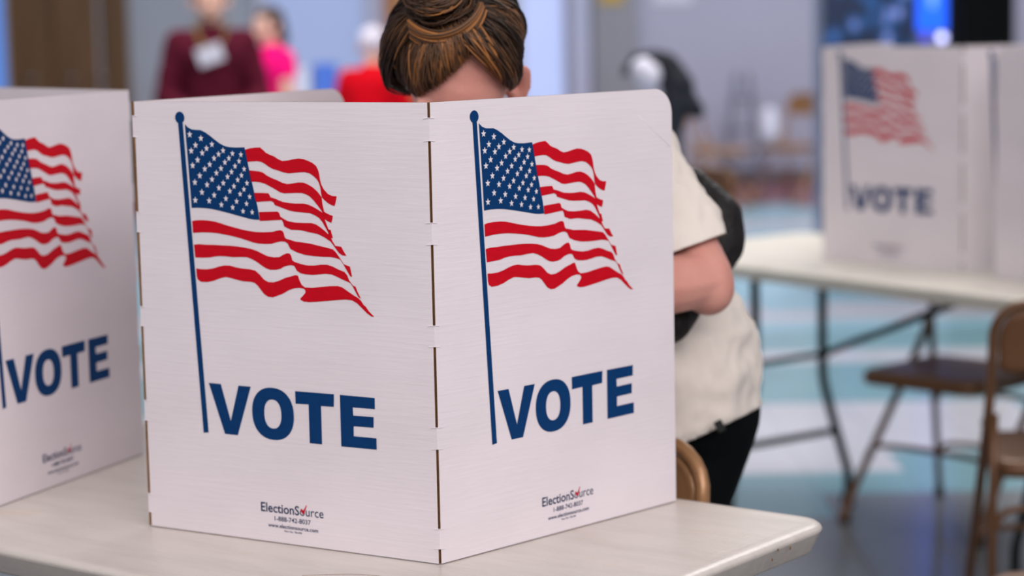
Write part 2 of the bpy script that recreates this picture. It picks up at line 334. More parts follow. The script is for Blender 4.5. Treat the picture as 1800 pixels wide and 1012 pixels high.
# ------------------------------------------------------------------ cardboard voting booths
H = .60; TH = .0042
ART = {"canton":[[0.0939,0.5691],[0.0996,0.5648],[0.106,0.5623],[0.1144,0.5617],[0.1209,0.5616],[0.1282,0.5588],[0.1363,0.5545],[0.1435,0.5497],[0.1524,0.5443],[0.1614,0.5404],[0.1687,0.5392],[0.1796,0.5386],[0.1952,0.5391],[0.1974,0.532],[0.2003,0.5162],[0.2049,0.4962],[0.2094,0.4776],[0.214,0.459],[0.2165,0.4421],[0.2078,0.4421],[0.1988,0.443],[0.1862,0.4455],[0.1753,0.4475],[0.1626,0.45],[0.148,0.4525],[0.137,0.4542],[0.124,0.4553],[0.111,0.4555],[0.1001,0.4549],[0.0986,0.4881],[0.0961,0.5319]],"stripes":[[[0.1961,0.5361],[0.2044,0.538],[0.213,0.539],[0.2215,0.5394],[0.2264,0.5362],[0.2314,0.5323],[0.238,0.5297],[0.2447,0.5277],[0.2513,0.5242],[0.2579,0.5219],[0.2663,0.5226],[0.2747,0.5242],[0.2848,0.5256],[0.2931,0.5249],[0.3012,0.5226],[0.3077,0.5201],[0.3134,0.5162],[0.3164,0.5109],[0.3179,0.5056],[0.3188,0.4989],[0.3206,0.4923],[0.3245,0.4857],[0.3308,0.4799],[0.3373,0.4774],[0.3451,0.4769],[0.3439,0.4715],[0.3413,0.464],[0.336,0.4653],[0.3304,0.4678],[0.3248,0.4717],[0.3211,0.4752],[0.3197,0.4816],[0.3193,0.4869],[0.3181,0.4909],[0.3166,0.4949],[0.3135,0.4988],[0.3087,0.5027],[0.3022,0.5063],[0.294,0.5078],[0.2857,0.5073],[0.2757,0.5063],[0.2673,0.5056],[0.2589,0.5068],[0.2506,0.509],[0.2423,0.5108],[0.2356,0.5134],[0.229,0.5173],[0.2223,0.5202],[0.2156,0.5209],[0.207,0.5204],[0.1993,0.5198]],[[0.201,0.5083],[0.2099,0.5079],[0.2184,0.5073],[0.2251,0.5058],[0.2317,0.5018],[0.24,0.4986],[0.2484,0.4961],[0.2567,0.4929],[0.265,0.4913],[0.2734,0.4923],[0.2835,0.4939],[0.2918,0.4938],[0.3,0.4912],[0.3065,0.488],[0.3129,0.4834],[0.3176,0.4789],[0.3195,0.4762],[0.3208,0.4755],[0.3212,0.4696],[0.3223,0.4629],[0.3242,0.456],[0.3282,0.4541],[0.333,0.4523],[0.3379,0.4511],[0.3369,0.446],[0.3352,0.4417],[0.3294,0.4437],[0.3246,0.4463],[0.3228,0.4502],[0.3216,0.4546],[0.3185,0.4588],[0.3138,0.464],[0.3074,0.4706],[0.301,0.4758],[0.2945,0.4786],[0.2879,0.48],[0.2779,0.4798],[0.2695,0.4793],[0.2594,0.4788],[0.2527,0.48],[0.2445,0.4838],[0.2362,0.4874],[0.2278,0.4909],[0.2194,0.4927],[0.2109,0.4932],[0.2037,0.4931]],[[0.2082,0.4781],[0.2205,0.4784],[0.2332,0.4781],[0.2348,0.4761],[0.2364,0.473],[0.2439,0.4713],[0.2506,0.4691],[0.2573,0.4672],[0.2673,0.4661],[0.2773,0.4657],[0.2907,0.4661],[0.2989,0.4647],[0.3071,0.4618],[0.3152,0.458],[0.3224,0.4542],[0.3243,0.4483],[0.3253,0.4443],[0.3276,0.439],[0.3303,0.4331],[0.3321,0.4271],[0.3304,0.427],[0.3281,0.431],[0.3242,0.4369],[0.3203,0.4428],[0.3148,0.448],[0.3083,0.4511],[0.3001,0.4536],[0.2902,0.454],[0.2769,0.4547],[0.2669,0.456],[0.2586,0.4582],[0.2502,0.4607],[0.2427,0.4628],[0.2412,0.4661],[0.237,0.4679],[0.2234,0.467],[0.2114,0.466]],[[0.2159,0.4525],[0.233,0.4534],[0.2466,0.4541],[0.2499,0.4525],[0.2517,0.4474],[0.258,0.4442],[0.2646,0.4417],[0.2763,0.4403],[0.2896,0.4402],[0.3029,0.4405],[0.3111,0.4385],[0.3192,0.434],[0.3256,0.4296],[0.3296,0.4263],[0.3299,0.4275],[0.3292,0.4335],[0.3314,0.4327],[0.3337,0.4325],[0.3351,0.4277],[0.3369,0.4218],[0.334,0.4216],[0.3364,0.4171],[0.3405,0.4116],[0.35,0.4106],[0.354,0.4044],[0.3581,0.3989],[0.3513,0.3993],[0.3462,0.402],[0.3429,0.4056],[0.3379,0.4115],[0.3329,0.417],[0.3227,0.4223],[0.3124,0.4262],[0.3002,0.4279],[0.2845,0.4303],[0.2686,0.4304],[0.2573,0.4344],[0.2561,0.4394],[0.2537,0.4431],[0.241,0.4423],[0.2291,0.4413],[0.2168,0.4406]],[[0.1001,0.4368],[0.1064,0.438],[0.1158,0.4386],[0.1288,0.4384],[0.1399,0.4373],[0.1509,0.435],[0.1618,0.4325],[0.1746,0.43],[0.1873,0.4278],[0.1999,0.4262],[0.2108,0.4254],[0.2234,0.4255],[0.2378,0.4266],[0.2451,0.4284],[0.2505,0.4293],[0.2549,0.428],[0.2565,0.4248],[0.2576,0.4205],[0.2598,0.4181],[0.2677,0.4166],[0.2756,0.4148],[0.2856,0.4142],[0.2996,0.413],[0.3136,0.4106],[0.3257,0.4087],[0.336,0.4068],[0.3402,0.4038],[0.3443,0.3991],[0.3485,0.394],[0.3534,0.3878],[0.3577,0.3864],[0.3631,0.385],[0.3646,0.378],[0.366,0.3717],[0.3631,0.372],[0.3591,0.3777],[0.3558,0.3825],[0.3525,0.3874],[0.3479,0.3935],[0.3408,0.3954],[0.3321,0.3964],[0.32,0.3962],[0.3042,0.3965],[0.2902,0.3976],[0.2763,0.4007],[0.2667,0.4046],[0.2642,0.4081],[0.2625,0.4116],[0.2582,0.4139],[0.252,0.4143],[0.2444,0.4129],[0.2353,0.4104],[0.2245,0.4097],[0.2137,0.4099],[0.2047,0.411],[0.1939,0.4135],[0.1831,0.416],[0.1704,0.4182],[0.1576,0.4199],[0.1447,0.4214],[0.1317,0.422],[0.1168,0.4218],[0.1008,0.4205]],[[0.1015,0.4043],[0.1104,0.4053],[0.1216,0.405],[0.1365,0.4053],[0.1513,0.4051],[0.1642,0.4051],[0.1771,0.4046],[0.1898,0.4036],[0.2007,0.4021],[0.2096,0.4],[0.2185,0.3967],[0.2274,0.3935],[0.2381,0.3922],[0.2471,0.3928],[0.2544,0.3964],[0.2607,0.3987],[0.2652,0.3983],[0.2677,0.3951],[0.2692,0.3894],[0.273,0.3874],[0.2827,0.3852],[0.2932,0.3837],[0.3055,0.384],[0.3161,0.3856],[0.3265,0.3859],[0.3351,0.3838],[0.3454,0.38],[0.3539,0.3775],[0.358,0.3735],[0.3612,0.3665],[0.367,0.36],[0.3712,0.3588],[0.3736,0.353],[0.3792,0.3433],[0.375,0.3453],[0.371,0.3514],[0.3669,0.3583],[0.363,0.3631],[0.3586,0.3647],[0.3501,0.3674],[0.3415,0.3706],[0.333,0.3733],[0.3226,0.3737],[0.312,0.3724],[0.3015,0.3712],[0.2909,0.3715],[0.2822,0.3727],[0.2761,0.3756],[0.2739,0.3791],[0.2719,0.3819],[0.2675,0.3828],[0.2627,0.3824],[0.2555,0.3806],[0.2482,0.377],[0.241,0.3755],[0.232,0.3751],[0.2249,0.3767],[0.2178,0.38],[0.2107,0.3841],[0.2018,0.3881],[0.1929,0.3906],[0.1819,0.3905],[0.169,0.3897],[0.158,0.3903],[0.1469,0.3904],[0.1376,0.3895],[0.1282,0.3876],[0.117,0.3869],[0.1031,0.3866]],[[0.104,0.3716],[0.1124,0.3709],[0.1237,0.3712],[0.135,0.3732],[0.1444,0.3759],[0.1537,0.3778],[0.163,0.3779],[0.1721,0.3762],[0.183,0.3749],[0.1976,0.3744],[0.2066,0.3728],[0.2136,0.3678],[0.2206,0.3613],[0.2277,0.3583],[0.2367,0.3584],[0.2458,0.361],[0.2567,0.3654],[0.2657,0.3677],[0.2737,0.3699],[0.2776,0.3692],[0.28,0.3628],[0.2833,0.3572],[0.2885,0.3539],[0.3008,0.354],[0.3149,0.3558],[0.3307,0.3577],[0.3428,0.3583],[0.3497,0.3568],[0.3581,0.3522],[0.3665,0.3477],[0.375,0.3438],[0.3791,0.3405],[0.3832,0.3351],[0.3865,0.3331],[0.3914,0.327],[0.3997,0.3204],[0.3946,0.3208],[0.3879,0.3247],[0.3813,0.33],[0.373,0.3367],[0.3646,0.3405],[0.3542,0.341],[0.3404,0.3396],[0.3229,0.3374],[0.3089,0.3358],[0.2947,0.3344],[0.2859,0.3348],[0.2804,0.337],[0.2804,0.3387],[0.2845,0.3422],[0.2891,0.3467],[0.2892,0.3496],[0.2866,0.3521],[0.2796,0.353],[0.2707,0.3519],[0.2617,0.349],[0.2507,0.3434],[0.2343,0.3379],[0.2268,0.3382],[0.2197,0.3417],[0.2145,0.3472],[0.2093,0.3528],[0.204,0.3562],[0.1968,0.3573],[0.184,0.3575],[0.1731,0.3592],[0.1622,0.3612],[0.1548,0.362],[0.1455,0.3598],[0.1341,0.3559],[0.1228,0.3535],[0.1116,0.3534],[0.1061,0.3561],[0.1044,0.3612]]],"stars":[[0.102,0.5553],[0.1213,0.5504],[0.1115,0.5409],[0.14,0.5424],[0.1304,0.5368],[0.1036,0.5332],[0.1227,0.5305],[0.1589,0.5343],[0.1509,0.5292],[0.1748,0.5305],[0.1429,0.5236],[0.1683,0.524],[0.1891,0.5292],[0.1142,0.5208],[0.1349,0.5151],[0.1613,0.5184],[0.1051,0.5131],[0.1261,0.5088],[0.1541,0.51],[0.1784,0.5135],[0.1855,0.5203],[0.1937,0.5099],[0.172,0.5056],[0.146,0.5036],[0.1169,0.4994],[0.1649,0.4989],[0.138,0.4948],[0.1888,0.5013],[0.1821,0.495],[0.1079,0.4902],[0.129,0.4873],[0.1572,0.4902],[0.1977,0.491],[0.1493,0.4834],[0.1753,0.4862],[0.1921,0.4825],[0.1195,0.4768],[0.168,0.4795],[0.1854,0.476],[0.2014,0.4728],[0.1407,0.4733],[0.1606,0.4691],[0.1074,0.4656],[0.1316,0.4655],[0.1789,0.466],[0.1525,0.4606],[0.1957,0.4631],[0.1718,0.4575],[0.1893,0.4528],[0.2048,0.4518]],"V":[[0.1183,0.2131],[0.1394,0.213],[0.1545,0.1627],[0.1701,0.2129],[0.1911,0.2129],[0.1659,0.1437],[0.1435,0.1438]],"T":[[0.2663,0.2123],[0.3308,0.2127],[0.3298,0.1957],[0.3087,0.1952],[0.3085,0.143],[0.2881,0.143],[0.2882,0.1958],[0.2665,0.1952]],"E":[[0.3403,0.2126],[0.3965,0.2125],[0.3963,0.1977],[0.3606,0.1973],[0.361,0.1863],[0.3939,0.1868],[0.3934,0.1726],[0.3612,0.1721],[0.3609,0.1584],[0.3975,0.1587],[0.3974,0.1435],[0.3401,0.1431]],"O":[[0.1922,0.181],[0.2232,0.214],[0.263,0.1778],[0.2346,0.1424]],"Oi":[[0.2129,0.1786],[0.2244,0.1979],[0.2418,0.1754],[0.2295,0.158]],"pole":[[0.082,0.5724],[0.0903,0.5709],[0.1147,0.1433],[0.1058,0.1423]],"ball":[[0.0773,0.5783],[0.0859,0.5864],[0.0936,0.5781],[0.0853,0.5701]]}
def text_mesh(parts, y=-.0005, mt=None):
    """parts: (string, u0, u1, v0, v1, weight): each line fitted to its printed box"""
    bm = bmesh.new()
    for s, u0, u1, v0, v1, wgt in parts:
        cu = bpy.data.curves.new('t', 'FONT'); cu.body = s; cu.offset = wgt; cu.fill_mode = 'FRONT'; cu.resolution_u = 3
        o = bpy.data.objects.new('t', cu); COL.objects.link(o); dg = bpy.context.evaluated_depsgraph_get()
        me = bpy.data.meshes.new_from_object(o.evaluated_get(dg)); bpy.data.objects.remove(o)
        xs = [v.co.x for v in me.vertices]; x0, x1 = min(xs), max(xs); cap = .72
        for v in me.vertices:
            v.co = Vector((u0 + (v.co.x - x0) / (x1 - x0) * (u1 - u0), y, v0 + v.co.y / cap * (v1 - v0)))
        bm.from_mesh(me); bpy.data.meshes.remove(me)
    return bm
def star(cx, cy, rx, ry):
    return [(cx + (rx if k % 2 == 0 else rx * .42) * math.sin(math.pi * k / 5), cy + (ry if k % 2 == 0 else ry * .42) * math.cos(math.pi * k / 5)) for k in range(10)]
def build_art():
    out = {}
    b = bmesh.new(); poly(b, ART['canton'], -.0005, 0)
    for s in ART['stripes']: poly(b, s, -.0005, 1)
    for u, v in ART['stars']:
        k = (u - .095) / .12; poly(b, star(u, v, .0050 - .0012 * k, .0052 - .0010 * k), -.0008, 2)
    out['flag_print'] = (b, [M_blue, M_red, M_star])
    b = bmesh.new(); poly(b, ART['pole'], -.0005)
    bx = [p[0] for p in ART['ball']]; by = [p[1] for p in ART['ball']]
    cx, cy, rx, ry = (min(bx) + max(bx)) / 2, (min(by) + max(by)) / 2, (max(bx) - min(bx)) / 2, (max(by) - min(by)) / 2
    poly(b, [(cx + rx * math.cos(a * math.pi / 12), cy + ry * math.sin(a * math.pi / 12)) for a in range(24)], -.0006)
    out['flagpole_print'] = (b, [M_blue])
    b = bmesh.new(); poly(b, ART['V'], -.0005); poly(b, ART['T'], -.0005); poly(b, ART['E'], -.0005)
    def ov(c, rx, ry, n=40, e=2.25): return [(c[0] + rx * abs(math.cos(2 * math.pi * k / n)) ** (2 / e) * math.copysign(1, math.cos(2 * math.pi * k / n)), c[1] + ry * abs(math.sin(2 * math.pi * k / n)) ** (2 / e) * math.copysign(1, math.sin(2 * math.pi * k / n))) for k in range(n)]
    poly(b, ov((.2276, .1782), .0354, .0359), -.0005, holes=[ov((.2274, .1779), .0145, .0200)[::-1]])
    out['vote_lettering'] = (b, [M_blue])
    b = text_mesh([('ElectionS', .2015, .2665, .0415, .0545, .012), ('ource', .2675, .3070, .0415, .0545, .0), ('1-888-742-8037', .2243, .2852, .0302, .0368, .006), ('www.electionsource.com', .2127, .2972, .0208, .0262, .012), ('Part No. TB-600', .2405, .2698, .0160, .0183, .014)])
    for f in b.faces: f.material_index = 0
    poly(b, [(.2688, .0505), (.2712, .0512), (.2732, .0480), (.2790, .0572), (.2797, .0568), (.2752, .0455), (.2722, .0440)], -.0008, 1)
    out['maker_lettering'] = (b, [M_ink, M_red])
    res = {}
    for k, (b, ms) in out.items():
        me = bpy.data.meshes.new(k); b.to_mesh(me); b.free()
        for x in ms: me.materials.append(x)
        res[k] = me
    return res
PRINTS = build_art()
SL = [(.5800, .61), (.4462, .551), (.3132, .4184), (.18, .2859), (.046, .1517), (-.01, .0196)]
def panel_mesh(W, fl, fr, hr):
    """fl/fr: interior angle of the fold at the left / right edge, or None where the edge is free (rounded top corner)"""
    def inset(v, d): return d if any(a <= v <= b for a, b in SL) else 0
    vs = sorted({0, H} | {x for a, b in SL for x in (a - .0003, a + .0003, b - .0003, b + .0003) if 0 < x < H})
    ring = []   # (u_outer, v, u_inner, edge is a torn slit)
    rnd = .036
    def side(ang, sgn, u0):
        L = []
        if ang is None:
            L = [(u0, 0, u0), (u0, H - rnd, u0)] + [(u0 + sgn * rnd * (1 - math.cos(R(a))), H - rnd + rnd * math.sin(R(a)), u0 + sgn * rnd * (1 - math.cos(R(a)))) for a in range(10, 91, 10)]
        else:
            ct = TH / math.tan(R(ang) / 2)
            for v in vs:
                i = inset(v, .0022 if ang > 95 else (.0046 if sgn > 0 else 1e-5)); L.append((u0 + sgn * i, v, u0 + sgn * (0 if (ang <= 95 and sgn < 0 and i) else max(i * .35, ct))))
        return L
    right = side(fr, -1, W); left = side(fl, 1, 0)[::-1]
    pts = right + left; bm = bmesh.new(); n = len(pts)
    def z(v): return v * hr
    out = [bm.verts.new((p[0], 0, z(p[1]))) for p in pts]; inn = [bm.verts.new((p[2], TH, z(p[1]))) for p in pts]
    for vv in (out, inn):
        for t in tessellate_polygon([[Vector((v.co.x, v.co.z, 0)) for v in vv]]):
            try: bm.faces.new([vv[i] for i in t]).material_index = 0
            except ValueError: pass
    for k in range(n):
        try: bm.faces.new((out[k], out[(k + 1) % n], inn[(k + 1) % n], inn[k])).material_index = 1
        except ValueError: pass
    # torn liner lips at the ends of the slits
    for ang, u0, s in ((fr, W, -1), (fl, 0, 1)):
        if ang is None: continue
        for a, b in SL:
            for v in (a, b):
                if .01 < v < .59:
                    ln = .0085; d = .0009
                    q = bmesh.ops.create_cube(bm, size=1, matrix=Matrix.Translation((u0 + s * (ln / 2 + .0002), -.0004, z(v))) @ Matrix.Rotation(R(6 * s), 4, 'Y') @ Matrix.Diagonal((ln, .0009, d, 1)))
    return bm
def booth(label, E, L, M, Rr, group=None, hs=1.0):
    t = empty('voting_booth', (L[0], L[1], .74), 0, label, 'voting booth', group)
    E, L, M, Rr = map(Vector, (E, L, M, Rr))
    aL = math.degrees((E - L).angle(M - L)); aM = math.degrees((L - M).angle(Rr - M))
    for i, (P, Q, fl, fr) in enumerate(((E, L, None, aL), (L, M, aL, aM), (M, Rr, aM, None))):
        W = (Q - P).length; d = (Q - P)
        o = obj('panel', panel_mesh(W, fl, fr, hs), [M_board, M_kraft], t)
        o.location = (P.x - L.x, P.y - L.y, 0); o.rotation_euler = (0, 0, math.atan2(d.y, d.x))
        for k, me in PRINTS.items():
            q = bpy.data.objects.new(k, me); link(q, o)
            if i == 1: q.location = ((W - .4928), 0, 0)
            elif i == 2: q.scale = (.98, 1, 1); q.location = (-.0033, 0, 0)
            else: q.scale = (.98, 1, 1); q.location = (W - .478, 0, 0)
        if i == 2 and hs == 1.0:   # soft crease pressed into the free corner
            b = bmesh.new(); tube(b, [(W - .072, .0002, .565), (W - .045, .0002, .545), (W - .004, .0002, .516)], .0004, n=6)
            obj('crease', b, M_board, o)
    return t
B1 = booth('large sharp white VOTE booth in front of the woman, nearest the camera', (-.259, 3.426), (-.522, 3.028), (-.101, 2.772), (.233, 3.113))
B2 = booth('white VOTE booth cut by the left edge, on the same table as the large one', (-1.16, 3.41), (-.801, 3.094), (-.615, 3.550), (-.932, 3.906), hs=.9995)
B3 = booth('blurred white VOTE booth at the back right with its whole flag showing', (1.17, 6.62), (.888, 6.17), (1.215, 5.83), (1.672, 5.94), hs=.999)
B4 = booth('blurred white booth cut by the right edge, its plain inside showing', (1.42, 5.12), (1.70, 4.83), (1.528, 5.262), (1.269, 5.66), hs=.998)

# ------------------------------------------------------------------ folding chairs
def chair_parts(mt):
    P = {}
    top = .80; hw = .205
    b = bmesh.new()
    def sidep(s): return [(s * .225, .21, .012), (s * .222, .19, .06), (s * .213, -.165, .50), (s * .208, -.20, .60), (s * .205, -.225, .70)]
    rc = .075; arc = [(hw - rc + rc * math.cos(R(a)), -.225 - .02 * math.sin(R(a)), top - rc + rc * math.sin(R(a))) for a in range(0, 91, 15)]
    pts = smooth_path(sidep(1), 4) + arc + [(-x, y, z) for x, y, z in arc[::-1]] + smooth_path(sidep(-1), 4)[::-1]
    tube(b, pts, .0115, n=12); P['back_frame'] = (b, mt)
    b = bmesh.new()   # back panel, pressed sheet with a raised rim
    ol = []; w_ = hw - .012; t_ = top - .012; r_ = rc - .01; z0 = .645
    for cx, cz, a0 in ((w_ - r_, t_ - r_, 0), (-(w_ - r_), t_ - r_, 90), (-(w_ - .02), z0 + .02, 180), (w_ - .02, z0 + .02, 270)):
        rr = r_ if a0 < 180 else .02
        for k in range(7): ol.append((cx + rr * math.cos(R(a0 + 15 * k)), cz + rr * math.sin(R(a0 + 15 * k))))
    rings = []
    for s, dy in ((1, -.004), (1, .004), (.97, .007), (.93, .004), (.90, .003)):
        rings.append([b.verts.new((x * s, -.225 - .02 * max(0, min(1, (z - .7) / .1)) + dy - .015 * (1 - (x / w_) ** 2) * 0, .72 + (z - .72) * (1 - (1 - s) * 1.8))) for x, z in ol])
    back = [b.verts.new((v.co.x * .90, v.co.y + .0, .72 + (v.co.z - .72) * .82)) for v in rings[0]]
    n = len(ol); seq = [back] + rings
    for i in range(len(seq) - 1):
        for k in range(n): b.faces.new((seq[i][k], seq[i][(k + 1) % n], seq[i + 1][(k + 1) % n], seq[i + 1][k]))
    b.faces.new(seq[0]); b.faces.new(seq[-1]); P['backrest'] = (b, mt)
    b = bmesh.new()   # seat: rounded slab with rolled edges
    rings = []
    for ins, z in ((.10, .431), (.03, .439), (.012, .438), (.003, .432), (0, .422), (0, .405), (.005, .400), (.02, .400)):
        L_ = .39 - 2 * ins; W_ = .385 - 2 * ins
        rings.append([b.verts.new((x - L_ / 2, y - W_ / 2 + .0, z)) for x, y in rrect(L_, W_, max(.05 - ins * .5, .01), 5)])
    n = len(rings[0])
    for i in range(len(rings) - 1):
        for k in range(n): b.faces.new((rings[i][k], rings[i][(k + 1) % n], rings[i + 1][(k + 1) % n], rings[i + 1][k])).smooth = True
    b.faces.new(rings[0]); b.faces.new(rings[-1][::-1]); P['seat'] = (b, mt)
    for s in (1, -1):
        b = bmesh.new(); tube(b, [(s * .200, -.165, .53), (s * .203, -.10, .40), (s * .218, -.24, .012)] if 0 else [(s * .197, -.178, .545), (s * .200, -.190, .40), (s * .206, -.235, .012)], .0105); P[('rear_leg', s)] = (b, mt)
        b = bmesh.new(); tube(b, [(s * .19, -.176, .525), (s * .226, -.176, .525)], .008); P[('pivot_bolt', s)] = (b, M_rivet)
        b = bmesh.new(); tube(b, [(s * .225, .210, 0), (s * .225, .203, .03)], .015); P[('foot_cap_front', s)] = (b, M_cup)
        b = bmesh.new(); tube(b, [(s * .206, -.236, 0), (s * .206, -.232, .03)], .014); P[('foot_cap_rear', s)] = (b, M_cup)
    def rail(y, z, hw2, drop=.05, r=.008):
        b = bmesh.new(); tube(b, smooth_path([(-hw2, y, z - drop), (-hw2 + .02, y, z - .012), (-hw2 + .07, y, z), (0, y, z + .004), (hw2 - .07, y, z), (hw2 - .02, y, z - .012), (hw2, y, z - drop)], 4), r); return b
    P[('crossbar', 0)] = (rail(.118, .215, .216), mt); P[('crossbar', 1)] = (rail(-.218, .17, .200), mt); P[('crossbar', 2)] = (rail(-.199, .335, .198), mt)
    return P
_chair = {}
def chair(O, fwd, mt, label, group=None, scale=1):
    if mt.name not in _chair:
        d = {}
        for k, (b, m_) in chair_parts(mt).items():
            nm = k if isinstance(k, str) else k[0]
            bmesh.ops.recalc_face_normals(b, faces=b.faces); me = bpy.data.meshes.new(nm); b.to_mesh(me); b.free(); me.materials.append(m_)
            d[k] = me
        _chair[mt.name] = d
    f = Vector(fwd).normalized()
    t = empty('folding_chair', (O[0], O[1], 0), math.atan2(-f.x, f.y), label, 'chair', group)
    made = {}
    for k, me in _chair[mt.name].items():
        nm = k if isinstance(k, str) else k[0]
        s = None if isinstance(k, str) else k[1]
        par = t
        if nm == 'foot_cap_front': par = made['back_frame']
        if nm == 'foot_cap_rear': par = made[('rear_leg', s)]
        o = bpy.data.objects.new('foot_cap' if nm.startswith('foot') else nm, me); link(o, par); made[k] = o
        for p in me.polygons: p.use_smooth = True
    return t
chair((.118 - .613 * .23, 3.31 - .79 * .23), (-.613, -.79), M_chair, 'tan metal folding chair tucked against the near table beside the woman')
chair((1.235, 6.03), (-.71, -.70), M_chair_dark, 'brown folding chair under the far table, tucked in from its far side')
chair((1.285, 4.92), (.127, .99), M_chair_dark, 'brown folding chair at the right edge with its curved backrest towards the camera')
chair((1.04, 3.64), (-1, -.05), M_chair_dark, 'brown folding chair in the bottom right corner, only its seat edge showing')

# ------------------------------------------------------------------ people
def hand(bm, wrist, d, up, s=1.0, curl=.5, side=1):
    """palm, four unequal fingers and a thumb as tapered shells; d points to the fingertips, up is the back of the hand"""
    d = Vector(d).normalized(); up = Vector(up); up = (up - d * up.dot(d)).normalized(); sd = d.cross(up).normalized() * side
    w_ = Vector(wrist)
    capsule(bm, w_, .024 * s, w_ + d * .03 * s, .026 * s)
    for k in range(4):
        off = (-.029 + .019 * k) * s; base = w_ + d * (.084 - .004 * abs(k - 1.3)) * s + sd * off
        capsule(bm, w_ + d * .02 * s + sd * off * .6, .015 * s, base, .0115 * s)
        L_ = (.072, .080, .074, .058)[k] * s; a = 0; p = base; dd = d.copy()
        for j, (f_, r_) in enumerate(((.45, .0098), (.30, .0088), (.25, .0078))):
            a += curl * (.5, .8, .6)[j]; nd = (d * math.cos(a) - up * math.sin(a)); q = p + nd * L_ * f_
            capsule(bm, p, (.0105, .0094, .0085)[j] * s, q, r_ * s); p = q
    p = w_ + d * .022 * s - sd * .026 * s; q = p + (d * .6 - sd * .75 - up * .15).normalized() * .036 * s
    r2 = q + (d * .9 - sd * .25 - up * .3).normalized() * .032 * s
    capsule(bm, p, .015 * s, q, .0115 * s); capsule(bm, q, .0112 * s, r2, .009 * s)
def head(bm, M, ears=True, s=1.0):
    e = lambda c, r: ellip(bm, [x * s for x in c], [x * s for x in r], M)
    e((0, .012, .022), (.077, .096, .092)); e((0, -.03, .012), (.066, .062, .070)); e((0, -.030, -.055), (.056, .060, .050))
    e((0, -.062, -.088), (.026, .022, .020)); e((0, -.022, -.07), (.050, .05, .032))
    e((.040, -.062, -.040), (.024, .022, .026)); e((-.040, -.062, -.040), (.024, .022, .026))
    def cp(a, ra, b, rb): capsule(bm, M @ (Vector(a) * s), ra * s, M @ (Vector(b) * s), rb * s)
    def ce(a, ra, b, rb):
        f = lambda p: Vector((p[0] + (.003 if p[0] > 0 else -.004), p[1], p[2] - .012)); cp(f(a), ra, f(b), rb)
    cp((0, -.088, -.010), .009, (0, -.112, -.046), .012); cp((.013, -.096, -.050), .009, (-.013, -.096, -.050), .009)
    cp((.045, -.078, .012), .009, (.015, -.088, .008), .008); cp((-.045, -.078, .012), .009, (-.015, -.088, .008), .008)
    e((.031, -.074, -.008), (.013, .012, .010)); e((-.031, -.074, -.008), (.013, .012, .010))
    cp((-.020, -.090, -.070), .006, (.020, -.090, -.070), .006); cp((-.016, -.088, -.078), .007, (.016, -.088, -.078), .007)
    if ears:
        for q in (1, -1):
            # an oval helix rim standing off the head, a thin hollow shell behind it, antihelix, tragus and lobe
            e1 = Vector((q * .88, .47, 0)); e3 = Vector((q * -.08, .18, 1)).normalized(); c = Vector((q * .087, .012, -.014)); nrm = Vector((-q * .47, .88, 0))
            X = lambda a, b_, d_=0: c + e1 * a + e3 * b_ + nrm * d_
            rim = [X(.0155 * math.cos(t) * (1 + .12 * math.sin(t)), .031 * math.sin(t)) for t in [R(200 - 24 * k) for k in range(12)]]
            for a, b_ in zip(rim, rim[1:]): cp(a, .0046, b_, .0046)
            for k in range(-3, 4):
                w2 = .0135 * math.sqrt(1 - (k / 4.2) ** 2); cp(X(-w2 - .004, k * .0078, .007), .0032, X(w2, k * .0078, .008), .0026)
            anti = [X(.002, .017, .0), X(.007, .006, .0), X(.006, -.008, .0), X(.000, -.017, .0)]
            for a, b_ in zip(anti, anti[1:]): cp(a, .0030, b_, .0030)
            cp(X(-.006, -.026, .002), .0062, X(.0, -.024, .002), .0062); cp(X(-.012, -.004, -.003), .0042, X(-.011, -.011, -.003), .0042)
def wrinkle(me, amp, freq, seed, stretch=(1, 1, 1)):
    S = Vector(stretch)
    vals = []
    for v in me.vertices:
        p = Vector((v.co.x * S.x, v.co.y * S.y, v.co.z * S.z)) * freq + Vector((seed, seed * 2, 0))
        r = 1 - abs(noise.noise(p)) * 2; r2 = noise.noise(p * 2.3)
        vals.append(v.co + v.normal * amp * (r * .7 + r2 * .5 - .3))
    for v, c in zip(me.vertices, vals): v.co = c
def cut(me, co, no, rad=None, thick=.0022):
    bm = bmesh.new(); bm.from_mesh(me); co = Vector(co); no = Vector(no).normalized()
    geom = bm.verts[:] + bm.edges[:] + bm.faces[:]
    if rad:
        vs = {v for v in bm.verts if (v.co - co).length < rad}; fs = [f for f in bm.faces if all(v in vs for v in f.verts)]
        es = [e for e in bm.edges if all(v in vs for v in e.verts)]; geom = list(vs) + es + fs
        bmesh.ops.bisect_plane(bm, geom=geom, plane_co=co, plane_no=no)
        dv = [v for v in bm.verts if (v.co - co).length < rad and (v.co - co).dot(no) > 1e-5]
        bmesh.ops.delete(bm, geom=dv, context='VERTS')
    else:
        bmesh.ops.bisect_plane(bm, geom=geom, plane_co=co, plane_no=no, clear_outer=True)
    bm.to_mesh(me); bm.free()
def shell(me, t=.0022):
    o = bpy.data.objects.new('t', me); COL.objects.link(o); md = o.modifiers.new('s', 'SOLIDIFY'); md.thickness = t; md.offset = -1
    dg = bpy.context.evaluated_depsgraph_get(); m2 = bpy.data.meshes.new_from_object(o.evaluated_get(dg)); bpy.data.objects.remove(o)
    for p in m2.polygons: p.use_smooth = True
    m2.materials.clear(); return m2

